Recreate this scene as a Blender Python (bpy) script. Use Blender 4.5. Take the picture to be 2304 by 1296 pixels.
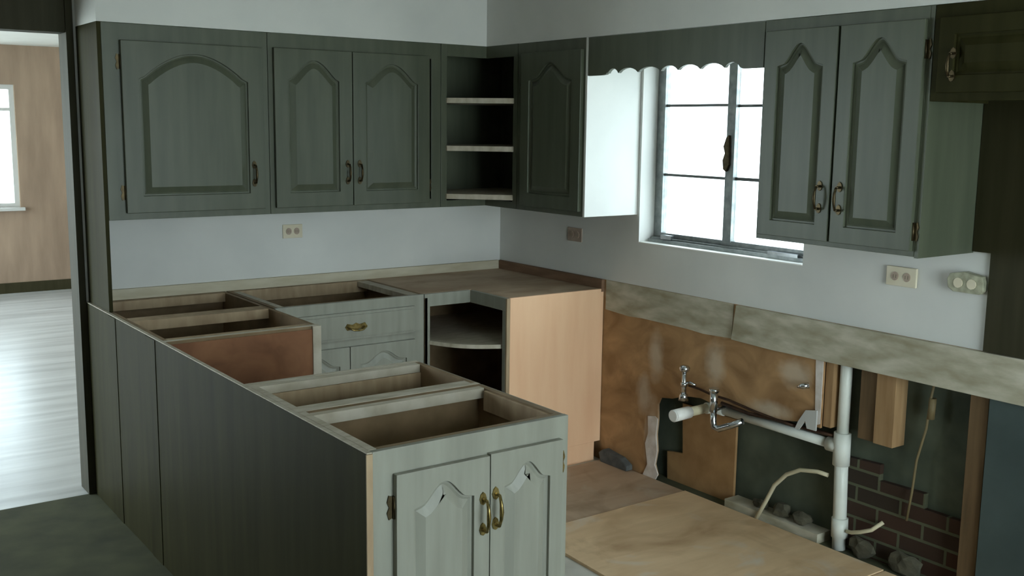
import bpy, bmesh, math, random
from mathutils import Vector, Matrix
from mathutils.geometry import tessellate_polygon
random.seed(7)
for o in list(bpy.data.objects): bpy.data.objects.remove(o)
S = bpy.context.scene
COL = S.collection

# ---------------------------------------------------------------- camera
CAM = Vector((-3.4419, -4.8681, 1.6791)); YAW = 0.627508; PITCH = -0.153009; ROLL = 0.01279; FPX = 2366.63
fw = Vector((math.sin(YAW)*math.cos(PITCH), math.cos(YAW)*math.cos(PITCH), math.sin(PITCH)))
r0 = Vector((math.cos(YAW), -math.sin(YAW), 0)); u0 = r0.cross(fw)
rr = r0*math.cos(ROLL) + u0*math.sin(ROLL); uu = -r0*math.sin(ROLL) + u0*math.cos(ROLL)
cd = bpy.data.cameras.new('camera'); cam = bpy.data.objects.new('camera', cd); COL.objects.link(cam)
cam.matrix_world = Matrix(((rr.x, uu.x, -fw.x, CAM.x), (rr.y, uu.y, -fw.y, CAM.y), (rr.z, uu.z, -fw.z, CAM.z), (0, 0, 0, 1)))
cd.sensor_width = 36; cd.lens = FPX/2304*36; cd.clip_start = 0.05
S.camera = cam

# ---------------------------------------------------------------- daylight, exposure
w = bpy.data.worlds.new('World'); S.world = w; w.use_nodes = True
bg = w.node_tree.nodes['Background']; bg.inputs[0].default_value = (.80, .95, 1.0, 1); bg.inputs[1].default_value = 5.0
S.view_settings.view_transform = 'Standard'; S.view_settings.look = 'None'
S.view_settings.exposure = 1.28; S.view_settings.gamma = 1; S.view_settings.use_curve_mapping = False

def portal(name, loc, rot, sx, sy):
    l = bpy.data.lights.new(name, 'AREA'); l.shape = 'RECTANGLE'; l.size = sx; l.size_y = sy; l.cycles.is_portal = True
    o = bpy.data.objects.new(name, l); o.location = loc; o.rotation_euler = rot; COL.objects.link(o)
H90 = math.pi/2
portal('window_daylight', (.16, -1.64, 1.55), (0, H90, 0), .95, 1.05)          # faces -x
portal('patio_daylight', (-1.45, -6.43, 1.1), (H90, 0, 0), 1.9, 2.0)          # faces +y
portal('far_window_daylight', (-2.5, 6.44, 1.42), (-H90, 0, 0), 2.4, 1.2)     # faces -y
portal('added_side_daylight', (-5.72, 3.55, 1.2), (0, -H90, 0), 2.2, 4.9)         # faces +x; unseen side opening, added to brighten the far room

# ---------------------------------------------------------------- materials
def lin(c): return tuple(((x/255)/12.92 if x/255 <= .04045 else ((x/255+.055)/1.055)**2.4) for x in c) + (1,)
def mat(name, c1, c2=None, rough=.6, scale=(8, 8, 8), detail=6, bump=0., metal=0., dist=.0, c3=None, spec=.4, lo=.3, hi=.7):
    m = bpy.data.materials.new(name); m.use_nodes = True; nt = m.node_tree; b = nt.nodes['Principled BSDF']
    b.inputs['Roughness'].default_value = rough; b.inputs['Metallic'].default_value = metal
    b.inputs['Specular IOR Level'].default_value = spec
    if c2 is None: b.inputs['Base Color'].default_value = lin(c1); return m
    tc = nt.nodes.new('ShaderNodeTexCoord'); mp = nt.nodes.new('ShaderNodeMapping'); mp.inputs['Scale'].default_value = scale
    nz = nt.nodes.new('ShaderNodeTexNoise'); nz.inputs['Scale'].default_value = 1; nz.inputs['Detail'].default_value = detail
    nz.inputs['Distortion'].default_value = dist
    cr = nt.nodes.new('ShaderNodeValToRGB'); cr.color_ramp.elements[0].color = lin(c1); cr.color_ramp.elements[1].color = lin(c2)
    cr.color_ramp.elements[0].position = lo; cr.color_ramp.elements[1].position = hi
    if c3:
        e = cr.color_ramp.elements.new((lo+hi)/2); e.color = lin(c3)
    L = nt.links.new
    L(tc.outputs['Object'], mp.inputs[0]); L(mp.outputs[0], nz.inputs['Vector']); L(nz.outputs[0], cr.inputs[0]); L(cr.outputs[0], b.inputs['Base Color'])
    if bump:
        bp = nt.nodes.new('ShaderNodeBump'); bp.inputs['Strength'].default_value = bump; bp.inputs['Distance'].default_value = .01
        L(nz.outputs[0], bp.inputs['Height']); L(bp.outputs[0], b.inputs['Normal'])
    return m
M = dict(
 cab_h=mat('greyed_wood', (128,127,116), (142,142,130), .42, (25,25,2.5), bump=.05),
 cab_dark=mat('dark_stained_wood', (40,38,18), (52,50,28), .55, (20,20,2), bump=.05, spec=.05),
 raw=mat('raw_cabinet_wood', (150,126,98), (176,154,124), .7, (25,25,6), bump=.08),
 rail=mat('pale_rail_wood', (160,150,130), (190,182,166), .6, (12,40,12), bump=.08),
 inside=mat('cabinet_interior', (112,92,64), (138,114,84), .7, (10,10,10)),
 side_brown=mat('reddish_particle_board', (120,78,52), (150,104,72), .75, (7,7,7), dist=1),
 maple=mat('new_maple_plywood', (232,184,146), (240,198,160), .55, (14,14,2), bump=.03),
 top_ply=mat('weathered_plywood_top', (168,140,112), (196,172,146), .65, (5,9,5), dist=.5),
 white=mat('white_wall_paint', (208,208,204), (220,219,214), .75, (3,3,3)),
 ceil=mat('ceiling_paint', (205,205,200), (215,215,210), .85, (3,3,3)),
 brownwood=mat('dark_panelling', (44,42,24), (56,52,34), .6, (30,30,2), bump=.1, spec=.2),
 subfloor=mat('pale_subfloor', (176,172,160), (205,202,192), .7, (4,4,4), bump=.05),
 carpet=mat('dark_floor_covering', (60,62,44), (80,82,58), .95, (6,6,6), bump=.3),
 farfloor=mat('glossy_light_floor', (162,164,164), (200,202,202), .3, (.9,11,2), bump=.15, spec=.6),
 farwall=mat('tan_panelled_wall', (136,116,98), (160,138,118), .6, (9,9,1.5)),
 jamb=mat('light_trim', (190,190,186), None, .5),
 alu=mat('grey_aluminium', (120,124,124), (150,154,152), .35, (30,30,30), metal=.6),
 muntin=mat('dark_muntin', (96,100,98), None, .5),
 brass=mat('antique_brass', (96,84,48), (170,150,96), .32, (60,60,60), metal=.9),
 bronze=mat('dark_bronze', (56,48,32), (84,72,50), .4, (60,60,60), metal=.8),
 chrome=mat('worn_chrome', (190,194,198), (220,224,228), .18, (40,40,40), metal=1.),
 pvc=mat('off_white_pvc', (206,208,198), (224,226,218), .4, (6,6,6)),
 capw=mat('white_pvc', (238,236,230), None, .35),
 copper=mat('tarnished_copper', (58,44,36), (86,62,48), .45, (40,40,40), metal=.7),
 stud=mat('framing_lumber', (140,108,72), (168,136,98), .75, (30,30,3), bump=.1),
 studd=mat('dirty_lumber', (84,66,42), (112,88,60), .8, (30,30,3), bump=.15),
 cleat=mat('dusty_board', (150,142,118), (196,190,172), .8, (6,7,22), bump=.3, dist=.1, c3=(172,166,146)),
 cleatB=mat('brown_trim_strip', (112,84,62), (136,106,82), .75, (6,6,30)),
 cleatA=mat('pale_trim_strip', (186,176,150), (206,198,176), .7, (6,30,30)),
 sheath=mat('dark_green_sheathing', (58,66,54), (92,98,82), .85, (5,5,5), bump=.2),
 teal=mat('grey_green_board', (54,66,64), (70,82,80), .7, (4,4,4)),
 plaster=mat('torn_plaster', (196,184,172), (222,214,208), .85, (20,20,20), bump=.5),
 outlet=mat('ivory_plastic', (206,196,168), (220,210,186), .4, (9,9,9)),
 outlet_tan=mat('tan_plastic', (158,138,122), (178,158,140), .45, (20,20,20)),
 outlet_slot=mat('outlet_slots', (120,110,90), None, .5),
 boxmetal=mat('dusty_metal_box', (132,132,112), (176,174,150), .5, (40,40,40), metal=.3, bump=.2),
 cable=mat('beige_cable', (196,186,156), None, .6),
 darkcable=mat('brown_cable', (110,96,66), None, .6),
 rubble=mat('mortar_rubble', (62,60,48), (92,88,72), .95, (20,20,20), bump=.8),
 scrap=mat('grey_rag', (70,72,72), (100,102,100), .9, (18,18,18), bump=.8),
 grass=mat('yard_ground', (222,222,216), (236,236,230), .95, (1,1,1)),
)
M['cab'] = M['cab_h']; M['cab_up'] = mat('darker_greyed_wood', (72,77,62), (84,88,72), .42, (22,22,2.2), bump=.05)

def glass():
    m = bpy.data.materials.new('window_glass'); m.use_nodes = True; nt = m.node_tree
    nt.nodes.remove(nt.nodes['Principled BSDF']); out = nt.nodes['Material Output']
    t = nt.nodes.new('ShaderNodeBsdfTransparent'); t.inputs[0].default_value = (.72, .73, .74, 1); g = nt.nodes.new('ShaderNodeBsdfGlossy'); g.inputs['Roughness'].default_value = .02
    lw = nt.nodes.new('ShaderNodeLayerWeight'); lw.inputs[0].default_value = .5; f = nt.nodes.new('ShaderNodeMath'); f.operation = 'POWER'; f.inputs[1].default_value = 5; nt.links.new(lw.outputs['Facing'], f.inputs[0]); x = nt.nodes.new('ShaderNodeMixShader')
    nt.links.new(f.outputs[0], x.inputs[0]); nt.links.new(t.outputs[0], x.inputs[1]); nt.links.new(g.outputs[0], x.inputs[2])
    nt.links.new(x.outputs[0], out.inputs[0]); return m
M['glass'] = glass()

def ply(name, base1, base2, dark, pale, sc):      # plywood with long grain, stains and pale scuffs
    m = mat(name, base1, base2, .65, sc, bump=.06, dist=.8); nt = m.node_tree; b = nt.nodes['Principled BSDF']
    L = nt.links.new; cr = [n for n in nt.nodes if n.type == 'VALTORGB'][0]; tc = [n for n in nt.nodes if n.type == 'TEX_COORD'][0]
    prev = cr.outputs[0]
    for col, s, a, z in ((dark, 2.3, .52, .72), (pale, 3.1, .56, .7)):
        n = nt.nodes.new('ShaderNodeTexNoise'); n.inputs['Scale'].default_value = s; n.inputs['Detail'].default_value = 5; n.inputs['Distortion'].default_value = 1.2
        mp = nt.nodes.new('ShaderNodeMapping'); mp.inputs['Location'].default_value = (s, 2*s, 0); L(tc.outputs['Object'], mp.inputs[0]); L(mp.outputs[0], n.inputs['Vector'])
        r = nt.nodes.new('ShaderNodeMapRange'); r.inputs[1].default_value = a; r.inputs[2].default_value = z; r.inputs[4].default_value = .75
        L(n.outputs[0], r.inputs[0]); mx = nt.nodes.new('ShaderNodeMix'); mx.data_type = 'RGBA'
        L(r.outputs[0], mx.inputs[0]); L(prev, mx.inputs[6]); mx.inputs[7].default_value = lin(col); prev = mx.outputs[2]
    L(prev, b.inputs['Base Color']); return m
M['ply_warm'] = ply('warm_plywood', (206,174,136), (222,192,154), (164,130,94), (212,200,184), (3, 14, 3))
M['ply_grey'] = ply('greyed_plywood', (166,142,118), (182,158,134), (134,110,86), (184,172,156), (3, 12, 3))

def spotted(name, c1, c2, spots, pale):           # brown board with smeared pale joint-compound patches at (y, z, ry, rz)
    m = mat(name, c1, c2, .8, (3, 4, 6), bump=.15, dist=1.5); nt = m.node_tree; L = nt.links.new; b = nt.nodes['Principled BSDF']
    cr = [n for n in nt.nodes if n.type == 'VALTORGB'][0]; tc = [n for n in nt.nodes if n.type == 'TEX_COORD'][0]
    n = nt.nodes.new('ShaderNodeTexNoise'); n.inputs['Scale'].default_value = 14; n.inputs['Detail'].default_value = 4; L(tc.outputs['Object'], n.inputs['Vector'])
    prev = cr.outputs[0]
    for (y, z, ry, rz) in spots:
        mp = nt.nodes.new('ShaderNodeMapping'); mp.inputs['Location'].default_value = (0, -y/ry, -z/rz); mp.inputs['Scale'].default_value = (0.001, 1/ry, 1/rz)
        L(tc.outputs['Object'], mp.inputs[0]); ln = nt.nodes.new('ShaderNodeVectorMath'); ln.operation = 'LENGTH'; L(mp.outputs[0], ln.inputs[0])
        ad = nt.nodes.new('ShaderNodeMath'); ad.operation = 'MULTIPLY_ADD'; L(n.outputs[0], ad.inputs[0]); ad.inputs[1].default_value = 1.1; L(ln.outputs['Value'], ad.inputs[2])
        r = nt.nodes.new('ShaderNodeMapRange'); r.inputs[1].default_value = 1.75; r.inputs[2].default_value = .9; r.inputs[3].default_value = 0; r.inputs[4].default_value = .6
        L(ad.outputs[0], r.inputs[0]); mx = nt.nodes.new('ShaderNodeMix'); mx.data_type = 'RGBA'
        L(r.outputs[0], mx.inputs[0]); L(prev, mx.inputs[6]); mx.inputs[7].default_value = lin(pale); prev = mx.outputs[2]
    L(prev, b.inputs['Base Color']); return m
M['brownboard'] = spotted('torn_brown_board', (140,106,70), (182,144,102),
    [(-1.30,.60,.05,.13), (-1.68,.64,.06,.10), (-1.29,.20,.05,.20), (-2.12,.68,.09,.06), (-1.22,.40,.05,.1), (-.98,.86,.07,.03), (-1.35,.84,.2,.03), (-1.7,.82,.2,.05), (-2.0,.5,.12,.04)], (206,192,172))
M['boardback'] = mat('plywood_scrap', (140,106,68), (166,130,88), .75, (3,10,10), bump=.1)

def brickmat():
    m = mat('old_brick', (70,38,28), (96,54,40), .9, (9,9,9)); nt = m.node_tree; L = nt.links.new; b = nt.nodes['Principled BSDF']
    tc = [n for n in nt.nodes if n.type == 'TEX_COORD'][0]; sp = nt.nodes.new('ShaderNodeSeparateXYZ'); cb = nt.nodes.new('ShaderNodeCombineXYZ')
    L(tc.outputs['Object'], sp.inputs[0]); L(sp.outputs['Y'], cb.inputs['X']); L(sp.outputs['Z'], cb.inputs['Y'])
    br = nt.nodes.new('ShaderNodeTexBrick'); L(cb.outputs[0], br.inputs['Vector']); br.inputs['Scale'].default_value = 1
    br.inputs['Color1'].default_value = lin((66,42,30)); br.inputs['Color2'].default_value = lin((46,38,28)); br.inputs['Mortar'].default_value = lin((84,86,66))
    br.inputs['Mortar Size'].default_value = .006; br.inputs['Brick Width'].default_value = .2; br.inputs['Row Height'].default_value = .067
    L(br.outputs['Color'], b.inputs['Base Color'])
    bu = nt.nodes.new('ShaderNodeBump'); bu.inputs['Strength'].default_value = .6; bu.inputs['Distance'].default_value = .01; L(br.outputs['Fac'], bu.inputs['Height']); L(bu.outputs[0], b.inputs['Normal'])
    return m
M['brick'] = brickmat()

# ---------------------------------------------------------------- geometry helpers
class MB:
    def __init__(s): s.v = []; s.f = []; s.smooth = []
    def add(s, vs, fs, sm=False):
        n = len(s.v); s.v += [tuple(x) for x in vs]
        for f in fs: s.f.append(tuple(i+n for i in f)); s.smooth.append(sm)
        return s
    def box(s, x0, x1, y0, y1, z0, z1):
        x0, x1 = sorted((x0, x1)); y0, y1 = sorted((y0, y1)); z0, z1 = sorted((z0, z1))
        return s.add([(x0,y0,z0),(x1,y0,z0),(x1,y1,z0),(x0,y1,z0),(x0,y0,z1),(x1,y0,z1),(x1,y1,z1),(x0,y1,z1)],
                     [(0,3,2,1),(4,5,6,7),(0,1,5,4),(1,2,6,5),(2,3,7,6),(3,0,4,7)])
    def prism(s, poly, fn, d0, d1, holes=()):
        # poly: 2D points; fn(a, b, d) -> 3D
        loops = [list(poly)] + [list(h) for h in holes]
        tris = tessellate_polygon([[Vector((a, b, 0)) for a, b in l] for l in loops])
        flat = [p for l in loops for p in l]; n = len(flat)
        vs = [fn(a, b, d0) for a, b in flat] + [fn(a, b, d1) for a, b in flat]
        fs = [tuple(reversed(t)) for t in tris] + [tuple(i+n for i in t) for t in tris]
        k = 0
        for l in loops:
            m = len(l)
            for i in range(m): j = (i+1) % m; fs.append((k+i, k+j, k+j+n, k+i+n))
            k += m
        return s.add(vs, fs)
    def tube(s, pts, r, n=12, cap=True):
        P = [Vector(p) for p in pts]; rs = r if isinstance(r, (list, tuple)) else [r]*len(P)
        vs = []; up = Vector((.13, .21, .97)).normalized(); prev = None
        for i, p in enumerate(P):
            t = (P[min(i+1, len(P)-1)] - P[max(i-1, 0)])
            t.normalize()
            a = prev if prev is not None else (up if abs(t.dot(up)) < .9 else Vector((1, 0, 0)))
            a = (a - t*a.dot(t)).normalized(); prev = a; b = t.cross(a)
            for k in range(n):
                q = 2*math.pi*k/n; vs.append(p + (a*math.cos(q) + b*math.sin(q))*rs[i])
        fs = []
        for i in range(len(P)-1):
            for k in range(n): j = (k+1) % n; fs.append((i*n+k, i*n+j, (i+1)*n+j, (i+1)*n+k))
        s.add(vs, fs, True)
        if cap: 
            m = len(s.v) - len(vs)
            s.f.append(tuple(reversed(range(m, m+n)))); s.smooth.append(False)
            s.f.append(tuple(range(m+(len(P)-1)*n, m+len(P)*n))); s.smooth.append(False)
        return s
    def loops(s, L, cap=True, sm=False):
        n = len(L[0]); vs = [v for l in L for v in l]; fs = []
        for i in range(len(L)-1):
            for k in range(n): j = (k+1) % n; fs.append((i*n+k, i*n+j, (i+1)*n+j, (i+1)*n+k))
        if cap: fs.append(tuple(range((len(L)-1)*n, len(L)*n)))
        return s.add(vs, fs, sm)
def WL(o):
    v = Vector((0, 0, 0))
    while o is not None: v += o.location; o = o.parent
    return v
def obj(name, mb, material, parent=None, bevel=.0, loc=None):
    base = WL(parent) if parent else Vector(loc or (0, 0, 0))
    me = bpy.data.meshes.new(name); me.from_pydata([tuple(Vector(v)-base) for v in mb.v], [], mb.f); me.update()
    bm = bmesh.new(); bm.from_mesh(me); bmesh.ops.recalc_face_normals(bm, faces=bm.faces); bm.to_mesh(me); bm.free()
    for p, sm in zip(me.polygons, mb.smooth): p.use_smooth = sm
    me.materials.append(M[material] if isinstance(material, str) else material)
    o = bpy.data.objects.new(name, me); COL.objects.link(o)
    if parent: o.parent = parent
    else: o.location = base
    if bevel:
        b = o.modifiers.new('bevel', 'BEVEL'); b.width = bevel; b.segments = 2; b.limit_method = 'ANGLE'; b.angle_limit = .7
    return o
def tag(o, label=None, cat=None, group=None, kind=None):
    if label: o['label'] = label
    if cat: o['category'] = cat
    if group: o['group'] = group
    if kind: o['kind'] = kind
    return o
def thing(name, loc, label, cat, group=None):
    o = bpy.data.objects.new(name, None); COL.objects.link(o); o.location = loc; o.empty_display_size = .1
    return tag(o, label, cat, group)
def struct(name, mb, material, label=None, parent=None, bevel=0):
    o = obj(name, mb, material, parent, bevel)
    if parent is None: o['kind'] = 'structure'
    if label: o['label'] = label
    return o

# ---------------------------------------------------------------- key dimensions (metres; corner of the two walls at the origin)
XL, XR, YN, H = -2.25, -1.63, -2.64, .876
YA, YB, YM = -1.048, -1.815, -2.205
UB, UT, UD = 1.266, 2.078, .33
FZ = -.012
CEIL = 2.385
YEND = -2.86

# ---------------------------------------------------------------- setting
struct('floor', MB().box(-5.6, 0.11, -6.4, 0.0, -.1, FZ), 'carpet', 'dark matt floor in front of the cabinets')
fl = obj('floor_patch', MB().box(XR+.02, -.0, -3.4, -.58, FZ, FZ+.002), 'subfloor', bpy.data.objects['floor'])
fl['label'] = 'pale bare subfloor patch'
struct('floor_far_room', MB().box(-5.6, .12, 0.0, 6.4, -.1, FZ), 'farfloor', 'glossy pale floor of the room beyond the opening')
struct('ceiling', MB().box(-5.7, .12, -6.5, 6.4, CEIL, CEIL+.1), 'ceil')
# wall with the left run of cabinets
struct('wall_back', MB().box(XL-.03, .12, 0, .12, -.1, CEIL), 'white', 'white painted backsplash wall')
struct('trim_1', MB().box(XL-.042, XL-.03, -.0, .125, FZ, CEIL).box(XL-.042, XL-.0125, -.012, 0, FZ, CEIL), 'brownwood', 'dark casing on the wall end')
struct('trim_2', MB().box(-5.6, XL-.03, 0, .12, 2.05, CEIL), 'brownwood', 'dark header over the opening to the next room')
# window wall: painted upper part, window opening y -1.154..-2.13, z 1.136..2.02
W0, W1, WZ0, WZ1 = -1.154, -2.13, 1.136, 2.02
def YZ(a, b, d): return (d, a, b)
struct('wall_right', MB().prism([(0.0,.924),(0.0,CEIL),(-6.4,CEIL),(-6.4,.924)], YZ, 0, .14, [[(W0,WZ0),(W0,WZ1),(W1,WZ1),(W1,WZ0)]]), 'white', 'white painted wall around the window')
wr = bpy.data.objects['wall_right']
low = [(0.0,-.02),(-1.30,-.02),(-1.335,.02),(-1.315,.07),(-1.328,.14),(-1.318,.22),(-1.326,.30),(-1.322,.37),(-1.34,.408),(-1.42,.42),(-1.50,.45),(-1.60,.462),
       (-1.68,.452),(-1.78,.462),(-1.88,.452),(-1.98,.47),(-2.08,.472),(-2.16,.486),(-2.262,.483),(-2.262,.765),(-3.35,.765),(-3.35,-.02),(-6.4,-.02),(-6.4,.924),(0.0,.924)]
obj('lower_board', MB().prism(low, YZ, 0, .012), 'brownboard', wr)['label'] = 'torn brown board below the worktop line'
obj('plaster_edge', MB().prism([(-1.262,.30),(-1.27,.22),(-1.25,.16),(-1.27,.06),(-1.24,.0),(-1.33,.0),(-1.345,.03),(-1.32,.07),(-1.333,.14),(-1.322,.22),(-1.33,.30),(-1.31,.31)], YZ, -.006, -.0005), 'plaster', wr)['label'] = 'ragged white plaster edge'
obj('drywall_edge', MB().prism([(-2.225,.765),(-2.262,.765),(-2.262,.50),(-2.25,.495),(-2.235,.56)], YZ, -.004, -.0005), 'plaster', wr)['label'] = 'broken white drywall edge'
obj('sheathing', MB().box(.10, .12, -.0, -6.4, -.1, .924), 'sheath', wr)['label'] = 'dark green sheathing inside the wall'
# brick seen through the opening in the stud wall
bk = MB()
bk.box(.075, .099, -2.30, -2.88, FZ, .20)
pr = [(-2.30,.20),(-2.30,.37),(-2.50,.38),(-2.50,.315),(-2.70,.32),(-2.70,.26),(-2.88,.26),(-2.88,.20)]
bk.prism(pr, YZ, .075, .099)
obj('brickwork', bk, 'brick', wr)['label'] = 'old red brick with pale mortar'
obj('bottom_plate', MB().box(.012, .099, -1.76, -2.27, FZ, .03), 'cleat', wr)
# dark wall covering in the recess at the right end
obj('recess_panel', MB().box(-.012, 0, -2.93, -4.6, .926, 1.268).box(-.012, 0, -2.862, -4.6, 1.268, 2.05), 'brownwood', wr)['label'] = 'dark panelling in the appliance recess'
obj('teal_board', MB().box(-.002, .0115, -2.965, -3.5, FZ, .765), 'teal', wr)['label'] = 'grey green board right of the stud'
# other enclosing walls
struct('wall_left', MB().prism([(-6.4,-.1),(-6.4,CEIL),(6.4,CEIL),(6.4,-.1)], YZ, -5.7, -5.6, [[(1.1,.1),(1.1,2.3),(6.0,2.3),(6.0,.1)]]), 'farwall')  # large opening beyond the kitchen is added out of view for far-room light
struct('wall_front', MB().prism([(-5.7,-.1),(-5.7,CEIL),(.14,CEIL),(.14,-.1)], lambda a, b, d: (a, d, b), -6.52, -6.4, [[(-2.4,.1),(-2.4,2.1),(-.5,2.1),(-.5,.1)]]), 'white')
FW = [(-3.7,.83),(-3.7,2.01),(-1.30,2.01),(-1.30,.83)]
struct('wall_far', MB().prism([(-5.7,-.1),(-5.7,CEIL),(.12,CEIL),(.12,-.1)], lambda a, b, d: (a, d, b), 6.3, 6.42, [FW]), 'farwall', 'tan panelled wall of the far room')
struct('wall_far_side', MB().box(.0, .12, .12, 6.3, -.1, CEIL), 'farwall')
struct('trim_3', MB().box(-5.6, 0, 6.285, 6.3, FZ, .09), 'brownwood', 'dark baseboard of the far room')
# soffits
struct('wall_soffit', MB().prism([(XL,0),(0,0),(0,-6.4),(-UD,-6.4),(-UD,-UD),(XL,-UD)], lambda a, b, d: (a, b, d), UT, CEIL-.001), 'white', 'white soffit above the wall cabinets')
for c in ('wall_soffit',): pass

# far window
fho = []
for a, b in ((-3.64, -2.92), (-2.87, -2.13), (-2.08, -1.345)):
    fho += [[(a,.87),(a,1.76),(b,1.76),(b,.87)], [(a,1.79),(a,1.965),(b,1.965),(b,1.79)]]
fwn = struct('window_2', MB().prism(FW, lambda a, b, d: (a, d, b), 6.33, 6.38, fho), 'jamb', 'white framed window in the far room')
obj('pane', MB().box(-3.65, -1.335, 6.352, 6.356, .86, 1.97), 'glass', fwn)
obj('window_sill', MB().box(-3.74, -1.27, 6.24, 6.31, .80, .83), 'jamb', fwn)

# kitchen window
win = MB().prism([(W0-.002,WZ0+.001),(W0-.002,WZ1-.001),(W1+.002,WZ1-.001),(W1+.002,WZ0+.001)], YZ, .095, .128, [[(W0-.052,WZ0+.045),(W0-.052,WZ1-.04),(W1+.045,WZ1-.04),(W1+.045,WZ0+.045)]])
wf = struct('window_1', win, 'alu', 'sliding metal framed window over the sink wall')
obj('fixed_stile', MB().box(.088, .118, -1.607, -1.655, WZ0+.04, WZ1-.04), 'alu', wf)
obj('left_muntins', MB().box(.104, .112, -1.205, -1.607, 1.776, 1.788).box(.104, .112, -1.205, -1.607, 1.452, 1.464), 'muntin', wf)
obj('right_muntins', MB().box(.104, .112, -1.655, W1+.045, 1.772, 1.784).box(.104, .112, -1.655, W1+.045, 1.452, 1.466), 'muntin', wf)
obj('left_pane', MB().box(.107, .109, -1.206, -1.607, 1.18, 1.98), 'glass', wf)
obj('right_pane', MB().box(.107, .109, -1.655, W1+.045, 1.18, 1.98), 'glass', wf)
obj('sill_track', MB().box(.05, .062, W0-.01, W1+.01, WZ0+.001, WZ0+.016).box(.07, .082, W0-.01, W1+.01, WZ0+.001, WZ0+.024), 'alu', wf)
obj('latch', MB().prism([(-1.63,1.65),(-1.617,1.64),(-1.602,1.60),(-1.612,1.57),(-1.60,1.54),(-1.605,1.50),(-1.62,1.49),(-1.635,1.52)], YZ, .075, .09), 'bronze', wf)
obj('sash_lock', MB().box(.06, .088, -1.24, -1.31, 1.155, 1.175), 'chrome', wf)
obj('roller', MB().box(.052, .07, -1.90, -2.06, 1.152, 1.166), 'chrome', wf)
obj('window_sill', MB().box(-.004, .096, W0-.001, W1+.001, WZ0-.004, WZ0+.001), 'capw', wf)['label'] = 'white sill'

# ground outside, seen only as glare through the panes
tag(obj('yard', MB().box(-30, 30, -40, 40, -.32, -.3), 'grass'), None, None, None, 'structure')

# ---------------------------------------------------------------- cabinet parts
def offs(poly, d):
    n = len(poly); out = []
    for i in range(n):
        a = Vector(poly[i-1]); b = Vector(poly[i]); c = Vector(poly[(i+1) % n])
        e1 = (b-a).normalized(); e2 = (c-b).normalized(); n1 = Vector((-e1.y, e1.x)); n2 = Vector((-e2.y, e2.x))
        m = n1+n2
        m = m/(max(.35, m.dot(m)/2)) if m.length > 1e-6 else n1
        out.append(tuple(b + m*d))
    return out
def arch(u0, u1, v0, vs, rise, n=20, sh=.14, pw=.75):
    p = [(u0, v0), (u1, v0), (u1, vs)]
    a = u1 - (u1-u0)*sh; b = u0 + (u1-u0)*sh
    if rise > 0:
        for i in range(n+1):
            t = i/n; u = a + (b-a)*t
            s = abs(2*t-1)                                     # 1 at the shoulders, 0 at the peak
            h = (0.5+0.5*math.cos(math.pi*s))**pw
            p.append((u, vs + rise*(.10+.90*h)))
    p.append((u0, vs)); return p
def door(parent, fn, u0, u1, v0, v1, fr, rise, material='cab', label=None, top=None, name='door', sh=.14, pw=.75):
    # fn(u, v, w): w grows away from the cabinet
    A = arch(u0+fr, u1-fr, v0+fr, v1-(top or fr)-rise, rise, 20, sh, pw)
    m = MB().prism([(u0,v0),(u1,v0),(u1,v1),(u0,v1)], fn, 0, .019, [A])
    d = obj(name, m, material, parent, .0025)
    if label: d['label'] = label
    f = lambda P, w: [fn(a, b, w) for a, b in P]
    pn = MB().loops([f(A, .004), f(A, .009), f(offs(A, .006), .009), f(offs(A, .012), .006), f(offs(A, .036), .017), f(offs(A, .037), .017)])
    obj('door_panel', pn, material, d); return d
def pull_v(parent, fn, u, v, L=.09, mt='brass'):
    m = MB()
    for s in (-1, 1):
        v_ = v+s*L/2
        prof = [(-.011,0),(-.007,.014),(0,.02),(.007,.014),(.011,0),(.007,-.012),(0,-.016),(-.007,-.012)]
        m.prism([(u+a, v_+b) for a, b in prof], fn, 0, .004)
        m.tube([fn(u, v_, .003), fn(u, v_, .022)], .0045, 8)
    m.tube([fn(u, v-L/2, .022), fn(u, v-L/4, .029), fn(u, v, .031), fn(u, v+L/4, .029), fn(u, v+L/2, .022)], [.004,.005,.0065,.005,.004], 8)
    return obj('handle', m, mt, parent)
def pull_h(parent, fn, u, v, L=.09, mt='brass'):
    m = MB()
    m.prism([(u-L*.62,v),(u-L*.5,v-.016),(u-L*.2,v-.01),(u,v-.018),(u+L*.2,v-.01),(u+L*.5,v-.016),(u+L*.62,v),(u+L*.5,v+.016),(u+L*.2,v+.01),(u,v+.018),(u-L*.2,v+.01),(u-L*.5,v+.016)], fn, 0, .004)
    m.tube([fn(u-L/2, v, .003), fn(u-L/2, v, .02), fn(u-L/4, v-.012, .028), fn(u, v-.014, .029), fn(u+L/4, v-.012, .028), fn(u+L/2, v, .02), fn(u+L/2, v, .003)], .004, 8)
    return obj('handle', m, mt, parent)
def hinge(parent, fn, u, v, side, mt='brass'):
    m = MB(); s = side
    m.prism([(u, v-.026), (u+s*.014, v-.032), (u+s*.019, v-.014), (u+s*.013, v), (u+s*.019, v+.014), (u+s*.014, v+.032), (u, v+.026)], fn, .0, .004)
    m.tube([fn(u, v-.03, .006), fn(u, v+.03, .006)], .005, 8)
    return obj('hinge', m, mt, parent)
def fA(y0): return lambda u, v, w: (u, y0-w, v)          # faces -y
def fB(x0): return lambda u, v, w: (x0-w, u, v)          # faces -x ; u = y
def frame(openings, fn, u0, u1, v0, v1, t=.019):
    return MB().prism([(u0,v0),(u1,v0),(u1,v1),(u0,v1)], fn, 0, t, openings)

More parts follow.
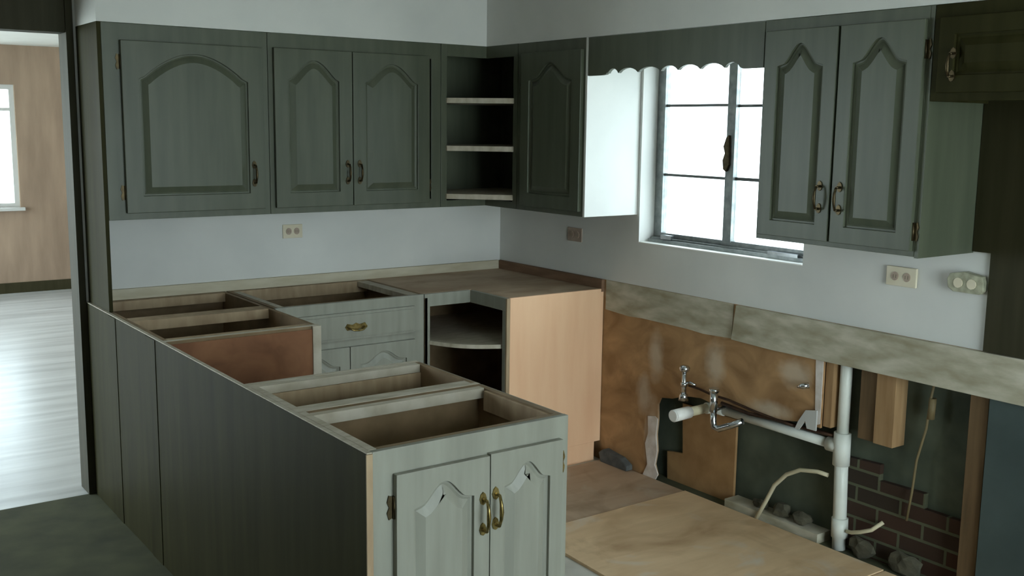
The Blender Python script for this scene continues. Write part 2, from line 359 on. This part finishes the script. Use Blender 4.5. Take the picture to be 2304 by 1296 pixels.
# ---- wall cabinets on the backsplash wall
def rect(u0, u1, v0, v1): return [(u0,v0),(u1,v0),(u1,v1),(u0,v1)]
FU = UD-.019
def wall_box(x0, x1, z0, z1, ext=False):
    m = MB(); t = .016
    m.box(x0, x0+t, -.001, -FU, z0, z1).box(x1-t, x1, -.001, -FU, z0, z1).box(x0+t, x1-t, -.001, -FU, z0+.02, z0+.036).box(x0+t, x1-t, -.001, -FU, z1-.02, z1-.004).box(x0+t, x1-t, -.001, -.008, z0+.036, z1-.02)
    return m
c1 = thing('wall_cabinet', (-1.88, -.15, UB), 'grey green wall cabinet with one wide arched door, leftmost, beside the opening', 'cabinet')
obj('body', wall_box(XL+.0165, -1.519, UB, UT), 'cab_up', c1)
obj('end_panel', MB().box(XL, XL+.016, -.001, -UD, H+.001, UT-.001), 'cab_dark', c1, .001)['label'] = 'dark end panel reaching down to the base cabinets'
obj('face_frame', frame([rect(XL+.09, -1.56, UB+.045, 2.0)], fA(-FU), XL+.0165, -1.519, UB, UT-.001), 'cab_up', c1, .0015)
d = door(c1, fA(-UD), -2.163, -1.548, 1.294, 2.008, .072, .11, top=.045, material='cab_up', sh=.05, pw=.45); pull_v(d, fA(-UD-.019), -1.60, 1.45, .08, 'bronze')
hinge(d, fA(-UD), -2.163, 1.38, -1, 'bronze'); hinge(d, fA(-UD), -2.163, 1.92, -1, 'bronze')
c2 = thing('wall_cabinet', (-1.07, -.15, UB), 'grey green double door wall cabinet between the wide-door cabinet and the open corner shelves', 'cabinet')
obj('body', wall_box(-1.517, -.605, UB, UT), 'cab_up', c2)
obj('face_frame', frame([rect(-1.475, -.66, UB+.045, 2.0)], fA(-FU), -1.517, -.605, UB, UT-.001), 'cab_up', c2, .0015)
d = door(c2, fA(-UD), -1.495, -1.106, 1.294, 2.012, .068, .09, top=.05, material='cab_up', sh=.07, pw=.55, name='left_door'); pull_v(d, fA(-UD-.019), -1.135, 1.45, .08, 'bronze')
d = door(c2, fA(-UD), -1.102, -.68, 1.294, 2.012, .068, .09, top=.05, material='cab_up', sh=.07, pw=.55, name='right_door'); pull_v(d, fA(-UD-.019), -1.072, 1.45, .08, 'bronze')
hinge(d, fA(-UD), -.68, 1.38, 1, 'bronze')
# ---- open corner unit, L shaped in plan
cc = thing('corner_shelf_cabinet', (-.3, -.3, UB), 'open corner wall cabinet with pale shelves and no doors', 'cabinet')
XY = lambda a, b, d: (a, b, d)
E2 = .603
Lp = [(-E2,-.001),(-.001,-.001),(-.001,-E2),(-FU,-E2),(-FU,-FU),(-E2,-FU)]
m = MB().prism(Lp, XY, UB+.002, UB+.018).prism(Lp, XY, UT-.018, UT-.002)
m.box(-E2, -E2+.016, -.002, -FU, UB+.018, UT-.018).box(-.002, -FU, -E2, -E2+.016, UB+.018, UT-.018)
m.box(-E2+.016, -.008, -.002, -.008, UB+.018, UT-.018).box(-.008, -.002, -.002, -E2+.016, UB+.018, UT-.018)
obj('body', m, 'cab_up', cc)
fr = MB()
fr.box(-E2, -E2+.035, -FU, -UD, UB, UT).box(-FU, -UD, -E2, -E2+.035, UB, UT)
fr.box(-E2+.035, -UD, -FU, -UD, UB, UB+.034).box(-FU, -UD, -E2+.035, -UD+.019, UB, UB+.034)
fr.box(-E2+.035, -UD, -FU, -UD, UT-.06, UT).box(-FU, -UD, -E2+.035, -UD+.019, UT-.06, UT)
obj('face_frame', fr, 'cab_up', cc, .001)
for z in (1.308, 1.550, 1.788):
    obj('shelf', MB().prism([(-.57,-.01),(-.01,-.01),(-.01,-.57),(-.34,-.575),(-.45,-.455),(-.575,-.34)], XY, z, z+.026), 'rail', cc, .001)
# ---- wall cabinet left of the window
b1 = thing('wall_cabinet', (-.16, -.87, UB), 'grey wall cabinet left of the window, its side lit white by daylight', 'cabinet')
def wall_boxB(y0, y1, z0, z1):
    m = MB(); t = .016
    m.box(-.001, -FU, y0, y0-t, z0, z1).box(-.001, -FU, y1+t, y1, z0, z1).box(-.001, -FU, y0-t, y1+t, z0+.02, z0+.036).box(-.001, -FU, y0-t, y1+t, z1-.02, z1-.004).box(-.001, -.008, y0-t, y1+t, z0+.036, z1-.02)
    return m
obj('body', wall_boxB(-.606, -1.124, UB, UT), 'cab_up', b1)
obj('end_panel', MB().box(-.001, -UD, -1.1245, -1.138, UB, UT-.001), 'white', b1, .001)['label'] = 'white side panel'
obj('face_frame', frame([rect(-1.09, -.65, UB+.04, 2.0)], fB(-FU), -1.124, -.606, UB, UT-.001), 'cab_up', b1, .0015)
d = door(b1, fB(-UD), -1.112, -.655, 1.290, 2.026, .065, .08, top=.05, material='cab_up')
# ---- valance over the window
vp = [(-1.141,2.076),(-1.141,1.906),(-1.235,1.906),(-1.262,1.909),(-1.275,1.92)]
pk = [(-1.275,-1.345),(-1.345,-1.47),(-1.47,-1.61),(-1.61,-1.71),(-1.71,-1.835),(-1.835,-1.965),(-1.965,-2.045)]
for i, (a, b) in enumerate(pk):
    for k in range(9):
        t = k/8; vp.append((a+(b-a)*t, 1.912 + .021*math.sin(math.pi*t)**.7 if 0 < t < 1 else 1.912))
q = [(-2.06,1.906),(-2.162,1.906),(-2.162,2.076)]
clean = []
for p in vp+q:
    if not clean or (abs(p[0]-clean[-1][0])+abs(p[1]-clean[-1][1])) > 1e-5: clean.append(p)
tag(obj('window_valance', MB().prism(clean, YZ, -UD, -UD+.018), 'cab_up', None, .0015), 'scalloped wooden valance board spanning the cabinets above the window', 'valance')
# ---- wall cabinet right of the window
b2 = thing('wall_cabinet', (-.16, -2.51, UB), 'dark double door wall cabinet right of the window above two outlets', 'cabinet')
obj('body', wall_boxB(-2.165, YEND+.0165, UB, UT), 'cab_up', b2)
obj('end_panel', MB().box(-.001, -UD, YEND+.016, YEND, UB-.004, UT-.001), 'cab_up', b2, .001)
obj('face_frame', frame([rect(-2.82, -2.20, UB+.04, 2.0)], fB(-FU), YEND+.0165, -2.165, UB, UT-.001), 'cab_up', b2, .0015)
d = door(b2, fB(-UD), -2.505, -2.185, 1.285, 2.035, .058, .08, top=.05, material='cab_up', name='left_door'); pull_v(d, fB(-UD-.019), -2.465, 1.44, .08, 'bronze')
d = door(b2, fB(-UD), -2.838, -2.515, 1.285, 2.035, .058, .08, top=.05, material='cab_up', name='right_door'); pull_v(d, fB(-UD-.019), -2.55, 1.44, .08, 'bronze')
hinge(d, fB(-UD), -2.838, 1.35, -1, 'bronze'); hinge(d, fB(-UD), -2.838, 1.94, -1, 'bronze')
# ---- short cabinet over the appliance recess
b3 = thing('wall_cabinet', (-.16, -3.3, 1.774), 'short dark overhead cabinet above the appliance recess at the far right', 'cabinet')
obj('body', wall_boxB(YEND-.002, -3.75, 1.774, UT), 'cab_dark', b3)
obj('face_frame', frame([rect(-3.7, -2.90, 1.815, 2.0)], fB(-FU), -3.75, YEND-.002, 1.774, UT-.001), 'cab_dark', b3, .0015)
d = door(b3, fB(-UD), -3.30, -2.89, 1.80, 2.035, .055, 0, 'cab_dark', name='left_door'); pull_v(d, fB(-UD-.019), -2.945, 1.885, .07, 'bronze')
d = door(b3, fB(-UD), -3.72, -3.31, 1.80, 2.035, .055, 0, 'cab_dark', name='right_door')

# ---------------------------------------------------------------- base cabinets
T = .018
def carcass(x0, x1, y0, y1, z0=.09, bottom=True, shelf=None, kick=None):
    m = MB()
    m.box(x0, x0+T, y0, y1, z0, H).box(x1-T, x1, y0, y1, z0, H).box(x0+T, x1-T, y1-T, y1, z0, H).box(x0+T, x1-T, y0, y0+T, z0, H)
    m.box(x0+T, x1-T, y0+T, y1-T, z0, z0+T)
    k = kick or (x0+.05, x1-.05, y0+.05, y1-.05)
    m.box(k[0], k[1], k[2], k[3], FZ, z0)
    return m
# nearest unit with the two arched doors on its end
n1 = thing('base_cabinet', (-1.94, -2.42, FZ), 'open topped end base cabinet with two arched doors and brass pulls, nearest the camera', 'cabinet')
x0, x1 = XL+.004, XR
obj('body', carcass(x0, x1, YN+.019, YM-.003), 'inside', n1)
obj('top_rail', MB().box(x0+T, x1-T, YM-.003-T-.001, YM-.05, .845, H+.001), 'rail', n1, .001)['label'] = 'pale top rail at the back'
obj('side_edging', MB().box(x0, x0+T+.004, YN+.02, YM-.004, H-.01, H+.002), 'rail', n1)
obj('side_cleat', MB().box(x1-T-.012, x1-T, YN+.05, YM-.064, .81, .872), 'raw', n1, .001)
obj('shelf', MB().box(x0+T, x1-T, YN+.04, YM-.03, .42, .436), 'inside', n1)
obj('side_skin', MB().box(x1+.0005, x1+.006, YN+.019, YM-.003, .09, H-.001), 'cab', n1)
FN = fA(YN+.019)
obj('face_frame', frame([rect(x0+.06, -1.915, .14, .80), rect(-1.895, x1-.04, .14, .80)], FN, x0, x1+.006, .09, H+.001), 'cab', n1, .002)
GN = fA(YN)
d = door(n1, GN, -2.188, -1.904, .115, .812, .05, .058, top=.042, name='left_door'); pull_v(d, fA(YN-.019), -1.927, .655, .085)
hinge(d, GN, -2.188, .725, -1, 'bronze'); hinge(d, GN, -2.188, .2, -1)
d = door(n1, GN, -1.901, -1.655, .115, .816, .045, .055, top=.042, name='right_door'); pull_v(d, fA(YN-.019), -1.886, .662, .085)
hinge(d, GN, -1.655, .745, 1); hinge(d, GN, -1.655, .2, 1)
# second unit
n2 = thing('base_cabinet', (-1.94, -2.0, FZ), 'open topped base cabinet directly behind the end cabinet, before the range gap', 'cabinet')
obj('body', carcass(x0, x1, YM+.003, YB), 'inside', n2)
obj('front_rail', MB().box(x0+T, x1-T, YM+.003+T, YM+.062, .845, H+.001), 'rail', n2, .001)['label'] = 'pale top rail next to the end cabinet'
obj('back_rail', MB().box(x0+T, x1-T, YB-T-.001, YB-.055, .85, H+.001), 'rail', n2, .001)
obj('top_edging', MB().box(x0, x1, YB-T, YB+.001, H, H+.002), 'rail', n2)
obj('top_edging', MB().box(x0, x1, YM+.003, YM+.003+T, H, H+.002), 'rail', n2)
obj('side_edging', MB().box(x0, x0+T+.004, YM+.022, YB-T-.001, H-.01, H+.002), 'rail', n2)
obj('inner_lining', MB().box(x0+T+.001, x1-T-.001, YB-.056, YB-.062, .70, .85), 'raw', n2)
obj('side_skin', MB().box(x1+.0005, x1+.006, YM+.003, YB, .09, H-.001), 'cab', n2)
# blind corner unit of the peninsula
n3 = thing('base_cabinet', (-1.94, -.5, FZ), 'open topped blind corner base cabinet against the backsplash wall, brown side facing the range gap', 'cabinet')
m = carcass(x0, x1, YA, -.021)
obj('body', m, 'inside', n3)
obj('divider_rail', MB().box(x0+T, x1-T, -.50, -.59, .835, H+.001), 'raw', n3, .001)
obj('front_rail', MB().box(x0+T, x1-T, YA+T+.001, YA+.055, .835, H+.001), 'raw', n3, .001)
obj('partition', MB().box(-2.02, -2.004, -.62, YA+.06, .11, .80), 'inside', n3)
obj('back_rail', MB().box(x0+T, x1-T, -.075, -.021-T, .835, H+.001), 'raw', n3, .001)
obj('side_panel', MB().box(x0+.004, x1-.03, YA-.006, YA-.0005, .09, H-.012), 'side_brown', n3)['label'] = 'reddish brown unpainted side panel'
obj('face_stile', MB().box(x1-.03, x1+.006, YA-.012, YA+.03, .09, H+.001), 'rail', n3, .001)
obj('top_edging', MB().box(x0, x1, YA, YA+T, H, H+.002), 'rail', n3)
# back panel of the peninsula
pb = thing('peninsula_back_panel', (XL, -1.3, FZ), 'long dark wooden back panel of the peninsula facing the opening', 'panel')
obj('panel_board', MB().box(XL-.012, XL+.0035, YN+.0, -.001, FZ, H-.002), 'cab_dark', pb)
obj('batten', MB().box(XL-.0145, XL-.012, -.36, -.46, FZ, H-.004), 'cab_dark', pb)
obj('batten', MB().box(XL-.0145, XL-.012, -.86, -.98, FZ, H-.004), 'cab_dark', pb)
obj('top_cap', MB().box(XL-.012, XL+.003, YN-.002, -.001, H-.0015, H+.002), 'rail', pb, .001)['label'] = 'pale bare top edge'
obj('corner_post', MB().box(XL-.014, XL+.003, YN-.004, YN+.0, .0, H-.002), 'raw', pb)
# drawer and door unit on the backsplash wall
n4 = thing('base_cabinet', (-1.24, -.3, FZ), 'grey base cabinet with a drawer over two arched doors, under the backsplash', 'cabinet')
y0, y1 = -.581, -.021
ax0, ax1 = XR+.008, -.866
obj('body', carcass(ax0, ax1, y0, y1, kick=(ax0+.02, ax1-.02, y0+.06, y1-.05)), 'inside', n4)
obj('back_rail', MB().box(ax0+T, ax1-T, -.06, y1-T-.001, .82, H+.001), 'raw', n4, .001)
obj('side_rail', MB().box(ax1-.075, ax1-T-.001, y0+.001, -.062, .85, H+.001), 'rail', n4, .001)
obj('left_rail', MB().box(ax0+T+.001, ax0+.05, y0+.001, -.062, .85, H+.001), 'rail', n4, .001)
obj('face_frame', frame([rect(ax0+.05, ax1-.07, .135, .66), rect(ax0+.05, ax1-.07, .72, .81)], fA(y0), ax0, ax1, .09, H+.001), 'cab', n4, .002)
GA = fA(y0-.019)
dr = obj('drawer', MB().prism(rect(ax0+.03, -.922, .702, .828), GA, 0, .014).prism(rect(ax0+.042, -.934, .714, .816), GA, .014, .02), 'cab', n4, .002)
pull_h(dr, fA(y0-.039), -1.24, .762)
door(n4, GA, ax0+.03, -1.272, .115, .668, .05, .05, top=.035, name='left_door')
door(n4, GA, -1.268, -.922, .115, .668, .05, .05, top=.035, name='right_door')
# L shaped corner unit
n5 = thing('corner_base_cabinet', (-.35, -.35, FZ), 'corner base cabinet with curved open shelf, plywood top and pale maple end', 'cabinet')
CE = -.90; CA = -.862; xe = -.60
m = MB()
m.box(CA, CA+.016, -.6, -.021, .09, H-.019).box(CA, -.021, -.036, -.021, .09, H-.019).box(-.036, -.021, CE+.02, -.036, .09, H-.019)
Lb = [(CA+.016,-.036),(-.036,-.036),(-.036,CE+.02),(-.58,CE+.02),(-.58,-.58),(CA+.016,-.58)]
m.prism(Lb, XY, .09, .106)
Lk = [(CA,-.05),(-.05,-.05),(-.05,CE+.021),(-.53,CE+.021),(-.53,-.53),(CA,-.53)]
m.prism(Lk, XY, FZ, .09)
obj('body', m, 'inside', n5)
Lt = [(CA,-.021),(-.021,-.021),(-.021,CE+.001),(xe+.019,CE+.001),(xe+.019,xe+.019),(CA,xe+.019)]
obj('plywood_top', MB().prism(Lt, XY, H-.018, H+.001), 'top_ply', n5, .001)
f = MB()
f.box(CA, CA+.03, xe, xe+.019, .09, H).box(CA+.03, xe, xe, xe+.019, .815, H).box(xe, xe+.019, CE, xe+.0, .815, H).box(xe, xe+.019, CE, CE+.025, .09, .815).box(CA+.03, xe, xe, xe+.019, .09, .13).box(xe, xe+.019, CE+.025, xe, .09, .13)
obj('face_frame', f, 'cab', n5, .001)
cv = [(CA+.018,-.04),(-.04,-.04),(-.04,CE+.022)]
for i in range(13):
    t = i/12; a = Vector((-.582, CE+.03)); b = Vector((CA+.02, -.585)); p = a+(b-a)*t; n_ = Vector((-1, -1)).normalized()
    p = p + n_*(.05*math.sin(math.pi*t)); cv.append((p.x, p.y))
obj('shelf', MB().prism(cv, XY, .628, .648), 'rail', n5, .002)['label'] = 'pale curved shelf'
obj('end_panel', MB().box(xe+.0195, -.003, CE-.012, CE, .088, H+.001), 'maple', n5, .0015)['label'] = 'new pale orange maple end panel'
obj('toe_board', MB().box(xe+.08, -.04, CE-.010, CE+.02, FZ, .0875), 'maple', n5, .001)
obj('edge_strip', MB().box(xe, xe+.019, CE-.012, CE-.0005, .09, H), 'raw', n5, .001)
# strips on the walls at worktop height
tag(obj('wall_cleat', MB().box(XL+.02, -.02, -.0005, -.0195, .862, .924), 'cleatA', None, .001, (-1.1, 0, .9)), 'long pale wooden strip under the white backsplash left of the corner', 'wooden strip')
tag(obj('wall_cleat', MB().box(-.0195, -.0005, -.0195, -.915, .862, .924), 'cleatB', None, .001, (0, -.5, .9)), 'brown wooden strip right of the corner above the plywood top', 'wooden strip')
cl = MB().prism([(-1.78,.768),(-1.80,.923),(-3.5,.9235),(-3.5,.765),(-2.4,.765),(-2.0,.762)], YZ, -.018, -.0005)
tag(obj('wall_board', cl, 'cleat', None, .002, (0, -2.6, .84)), 'dusty grey board on the wall above the open stud cavity', 'board')
cl = MB().prism([(-.93,.775),(-.93,.923),(-1.775,.923),(-1.77,.77),(-1.6,.762),(-1.5,.768),(-1.2,.77),(-1.1,.765)], YZ, -.004, -.0005)
tag(obj('wall_board', cl, 'cleat', None, 0, (0, -1.3, .84)), 'thin scuffed band of old board between maple end and dusty board', 'board')

# ---------------------------------------------------------------- plywood sheets on the floor
def sheet(pts, z0, z1, material, label):
    return tag(obj('plywood_sheet', MB().prism(pts, XY, z0, z1), material, None, .001, (pts[0][0], pts[0][1], z0)), label, 'plywood', 'plywood sheets on the floor')
FP = FZ+.0022
sheet([(-1.45,-.95),(-.006,-.95),(-.006,-1.523),(-1.45,-1.53)], FP, .0, 'ply_grey', 'greyish plywood sheet on the floor beside the maple cabinet end')
sheet([(-.915,-1.533),(-.004,-1.528),(-.006,-2.60),(-.96,-2.60)], FP, .003, 'ply_warm', 'warm tan plywood sheet along the open wall cavity')
sheet([(-.965,-2.606),(-.006,-2.606),(-.006,-3.35),(-.98,-3.35)], FP, .0, 'ply_warm', 'plywood sheet end in the lower right corner')

# ---------------------------------------------------------------- inside the open wall
def stud(y0, y1, z0, z1, x0, x1, mt, label):
    return tag(obj('wall_stud', MB().box(x0, x1, y0, y1, z0, z1), mt, None, .002, ((x0+x1)/2, (y0+y1)/2, z0)), label, 'stud')
stud(-2.264, -2.302, .49, .923, .013, .099, 'stud', 'stud remnant behind the broken drywall edge left of the white pipe')
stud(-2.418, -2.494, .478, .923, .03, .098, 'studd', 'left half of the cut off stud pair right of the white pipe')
stud(-2.496, -2.582, .478, .923, .02, .098, 'stud', 'right half of the cut off stud pair, lighter face')
stud(-2.885, -2.955, FZ, .923, .013, .074, 'studd', 'full height brown stud near the right edge of the photo')
bb = [(-1.325,FZ),(-1.318,.125),(-1.422,.14),(-1.41,.385),(-1.75,.385),(-1.75,FZ)]
tag(obj('plywood_scrap', MB().prism(bb, YZ, .078, .092), 'boardback', None, .001, (.05, -1.5, 0)), 'stepped brown plywood piece set inside the left part of the wall hole', 'board')
# plumbing
pl = thing('drain_pipe', (.05, -2.34, 0), 'white plastic drain stack with a horizontal branch and capped stub', 'pipe')
obj('stack', MB().tube([(.05,-2.335,.90), (.05,-2.335,.44)], .0235, 20).tube([(.05,-2.335,.44), (.05,-2.35,FZ)], .027, 20), 'pvc', pl)
obj('tee_fitting', MB().tube([(.05,-2.335,.475), (.05,-2.336,.34)], .034, 20).tube([(.05,-2.335,.415), (.05,-2.27,.414)], .030, 20), 'pvc', pl)
obj('coupling', MB().tube([(.05,-2.347,.12), (.05,-2.35,.04)], .033, 20), 'pvc', pl)
obj('branch', MB().tube([(.05,-2.30,.415), (.05,-1.66,.420)], .0205, 18), 'pvc', pl)
obj('elbow', MB().tube([(.05,-1.70,.420), (.05,-1.66,.420), (.035,-1.640,.421), (.0,-1.635,.423)], .026, 18), 'pvc', pl)
obj('stub', MB().tube([(.0,-1.635,.423), (-.13,-1.645,.425)], .0215, 18), 'cable', pl)['label'] = 'yellowed stub'
obj('cap', MB().tube([(-.12,-1.645,.425), (-.225,-1.655,.426)], .0275, 20).tube([(-.225,-1.655,.426), (-.228,-1.655,.426)], [.0275, .022], 20), 'capw', pl)['label'] = 'bright white end cap'
vv = thing('shutoff_valve', (-.03, -1.54, .45), 'chrome shutoff valve with round knob rising above the capped pipe', 'valve')
obj('stem', MB().tube([(-.06,-1.55,.455), (-.06,-1.55,.585)], .011, 14).tube([(-.06,-1.55,.45), (-.06,-1.55,.475), (-.06,-1.55,.487)], [.024,.02,.012], 14), 'chrome', vv)
obj('collar', MB().tube([(-.06,-1.55,.515), (-.06,-1.55,.535)], .016, 12).tube([(-.06,-1.55,.53), (-.045,-1.575,.535), (-.035,-1.60,.527)], .007, 8), 'chrome', vv)
obj('knob', MB().tube([(-.06,-1.55,.580), (-.06,-1.55,.588), (-.06,-1.55,.602), (-.06,-1.55,.612), (-.06,-1.55,.616)], [.012,.022,.026,.018,.005], 18), 'chrome', vv)
tr = thing('shutoff_valve', (-.05, -1.73, .42), 'chrome angle valve with bent tube under the copper pipes, right of the cap', 'valve')
obj('valve_body', MB().tube([(-.06,-1.735,.535), (-.06,-1.735,.44)], .018, 16).tube([(-.06,-1.735,.53), (-.06,-1.735,.545)], .023, 16).tube([(-.06,-1.735,.45), (.02,-1.72,.45)], .013, 12), 'chrome', tr)
obj('bent_tube', MB().tube([(-.06,-1.735,.45), (-.06,-1.738,.395), (-.06,-1.745,.372), (-.058,-1.77,.368), (-.05,-1.82,.392), (-.03,-1.88,.425)], .0145, 12), 'chrome', tr)
cp = [(-.04,-1.56,.518),(-.035,-1.62,.515),(-.02,-1.68,.50),(-.012,-1.78,.495),(-.012,-1.93,.478),(-.012,-2.05,.47),(-.012,-2.135,.465)]
tag(obj('copper_pipe', MB().tube(cp, .0055, 8), 'copper', None, 0, (0, -1.8, .5)), 'thin dark copper tube from the knob valve along the board, upper of two', 'pipe')
cp = [(-.02,-1.745,.475),(-.015,-1.90,.462),(.02,-2.0,.458),(.03,-2.2,.455),(.04,-2.30,.455)]
tag(obj('copper_pipe', MB().tube(cp, .008, 8), 'copper', None, 0, (0, -2.0, .46)), 'dark copper tube directly above the horizontal white pipe, lower of two', 'pipe')
sv = thing('pipe_fitting', (-.03, -2.2, .6), 'small chrome faucet handle on a bracket at the drywall edge', 'fitting')
obj('lever', MB().tube([(-.012,-2.205,.652), (-.03,-2.185,.646), (-.035,-2.165,.640)], [.013,.012,.005], 12), 'chrome', sv)
obj('bracket', MB().prism([(-2.25,.555),(-2.195,.545),(-2.16,.49),(-2.145,.455),(-2.165,.455),(-2.195,.50),(-2.205,.47),(-2.25,.47)], YZ, -.012, -.005), 'jamb', sv)
tag(obj('electric_cable', MB().tube([(.0,-1.955,.0),(.02,-1.99,.09),(.02,-2.03,.17),(.02,-2.09,.235),(.02,-2.16,.275),(.03,-2.24,.288),(.04,-2.285,.284)], .009, 10), 'cable', None, 0, (0, -2.0, 0)), 'beige cable arching from the floor to behind the white pipe', 'cable')
tag(obj('electric_cable', MB().tube([(.04,-2.392,.078),(.03,-2.42,.085),(.03,-2.46,.10),(.03,-2.51,.125),(.06,-2.54,.16)], .008, 10), 'cable', None, 0, (0, -2.45, .1)), 'short beige cable right of the foot of the white pipe', 'cable')
tag(obj('electric_cable', MB().tube([(.06,-2.72,.80),(.05,-2.71,.70),(.05,-2.70,.58),(.05,-2.67,.45),(.05,-2.66,.32),(.06,-2.64,.20)], .005, 8).tube([(.055,-2.715,.70),(.055,-2.712,.62)], .014, 8), 'darkcable', None, 0, (0, -2.7, .5)), 'thin brown cable hanging in the dark cavity beside the right stud', 'cable')
# rubble in the cavity
def rock(c, s):
    m = MB(); bm = bmesh.new(); bmesh.ops.create_icosphere(bm, subdivisions=2, radius=1)
    sh = [random.uniform(.8, 1.2) for _ in bm.verts]
    vs = [(c[0]+v.co.x*s[0]*k, c[1]+v.co.y*s[1]*k, max(c[2]+v.co.z*s[2]*k, .031 if c[1] > -2.27 else FZ+.002)) for v, k in zip(bm.verts, sh)]
    fs = [tuple(x.index for x in f.verts) for f in bm.faces]; bm.free(); return m.add(vs, fs)
for i, (c, s, lb) in enumerate([((.055,-2.05,.06), (.03,.05,.035), 'grey mortar chunk in the cavity under the cable arc'), ((.05,-2.16,.055), (.03,.045,.03), 'low mortar chunk left of the white pipe foot'),
        ((.055,-1.93,.05), (.025,.04,.022), 'small mortar chunk at the plywood scrap'), ((.045,-2.46,.03), (.025,.06,.045), 'brick lump right of the white pipe foot'), ((.045,-2.66,.03), (.025,.07,.05), 'brick lump beneath the hanging cable')]):
    tag(obj('mortar_chunk', rock(c, s), 'rubble', None, 0, c), lb, 'rubble', 'rubble in the wall cavity')
tag(obj('debris_scrap', MB().prism([(-.97,.001),(-.955,.045),(-.99,.07),(-1.05,.062),(-1.12,.055),(-1.17,.03),(-1.17,.002)], YZ, -.05, -.008), 'scrap', None, .006, (-.03, -1.05, 0)), 'dark grey scrap lying on the floor against the brown board', 'debris')

# ---------------------------------------------------------------- outlets
def outlet(fn, u, v, W, Hh, t, mt, label, slots=True):
    o = thing('wall_outlet', fn(u, v, 0), label, 'outlet')
    obj('plate', MB().prism(rect(u-W/2, u+W/2, v-Hh/2, v+Hh/2), fn, .0005, t), mt, o, .002)
    for s in (-1, 1):
        c = u+s*W*.2; r = [(c+.015*math.cos(a*math.pi/6), v+.017*math.sin(a*math.pi/6)) for a in range(12)]
        k = obj('socket', MB().prism(r, fn, t, t+.0025), mt if mt != 'outlet' else 'outlet_tan', o)
        obj('slots', MB().prism(rect(c-.007, c-.004, v-.007, v+.006), fn, t+.0025, t+.003).prism(rect(c+.004, c+.007, v-.007, v+.006), fn, t+.0025, t+.003), 'outlet_slot', k)
    return o
outlet(fA(0), -1.267, 1.147, .105, .068, .006, 'outlet', 'ivory horizontal outlet on the white backsplash left of the corner')
outlet(fB(0), -.675, 1.128, .115, .07, .006, 'outlet_tan', 'tan outlet on the wall between the corner and the window')
outlet(fB(0), -2.59, 1.145, .125, .072, .012, 'outlet', 'ivory outlet under the dark cabinet right of the window')
eb = thing('junction_box', (0, -2.855, 1.153), 'dusty octagonal electrical box at the right end of the white wall', 'electrical box')
oc = [(-2.795,1.185),(-2.85,1.196),(-2.915,1.185),(-2.922,1.165),(-2.922,1.135),(-2.91,1.122),(-2.81,1.122),(-2.79,1.135),(-2.785,1.165)]
obj('box', MB().prism(oc, YZ, -.030, -.0005), 'boxmetal', eb, .003)
for c in (-2.83, -2.88):
    obj('socket', MB().prism([(c+.017*math.cos(a*math.pi/6), 1.155+.018*math.sin(a*math.pi/6)) for a in range(12)], YZ, -.034, -.030), 'outlet', eb)
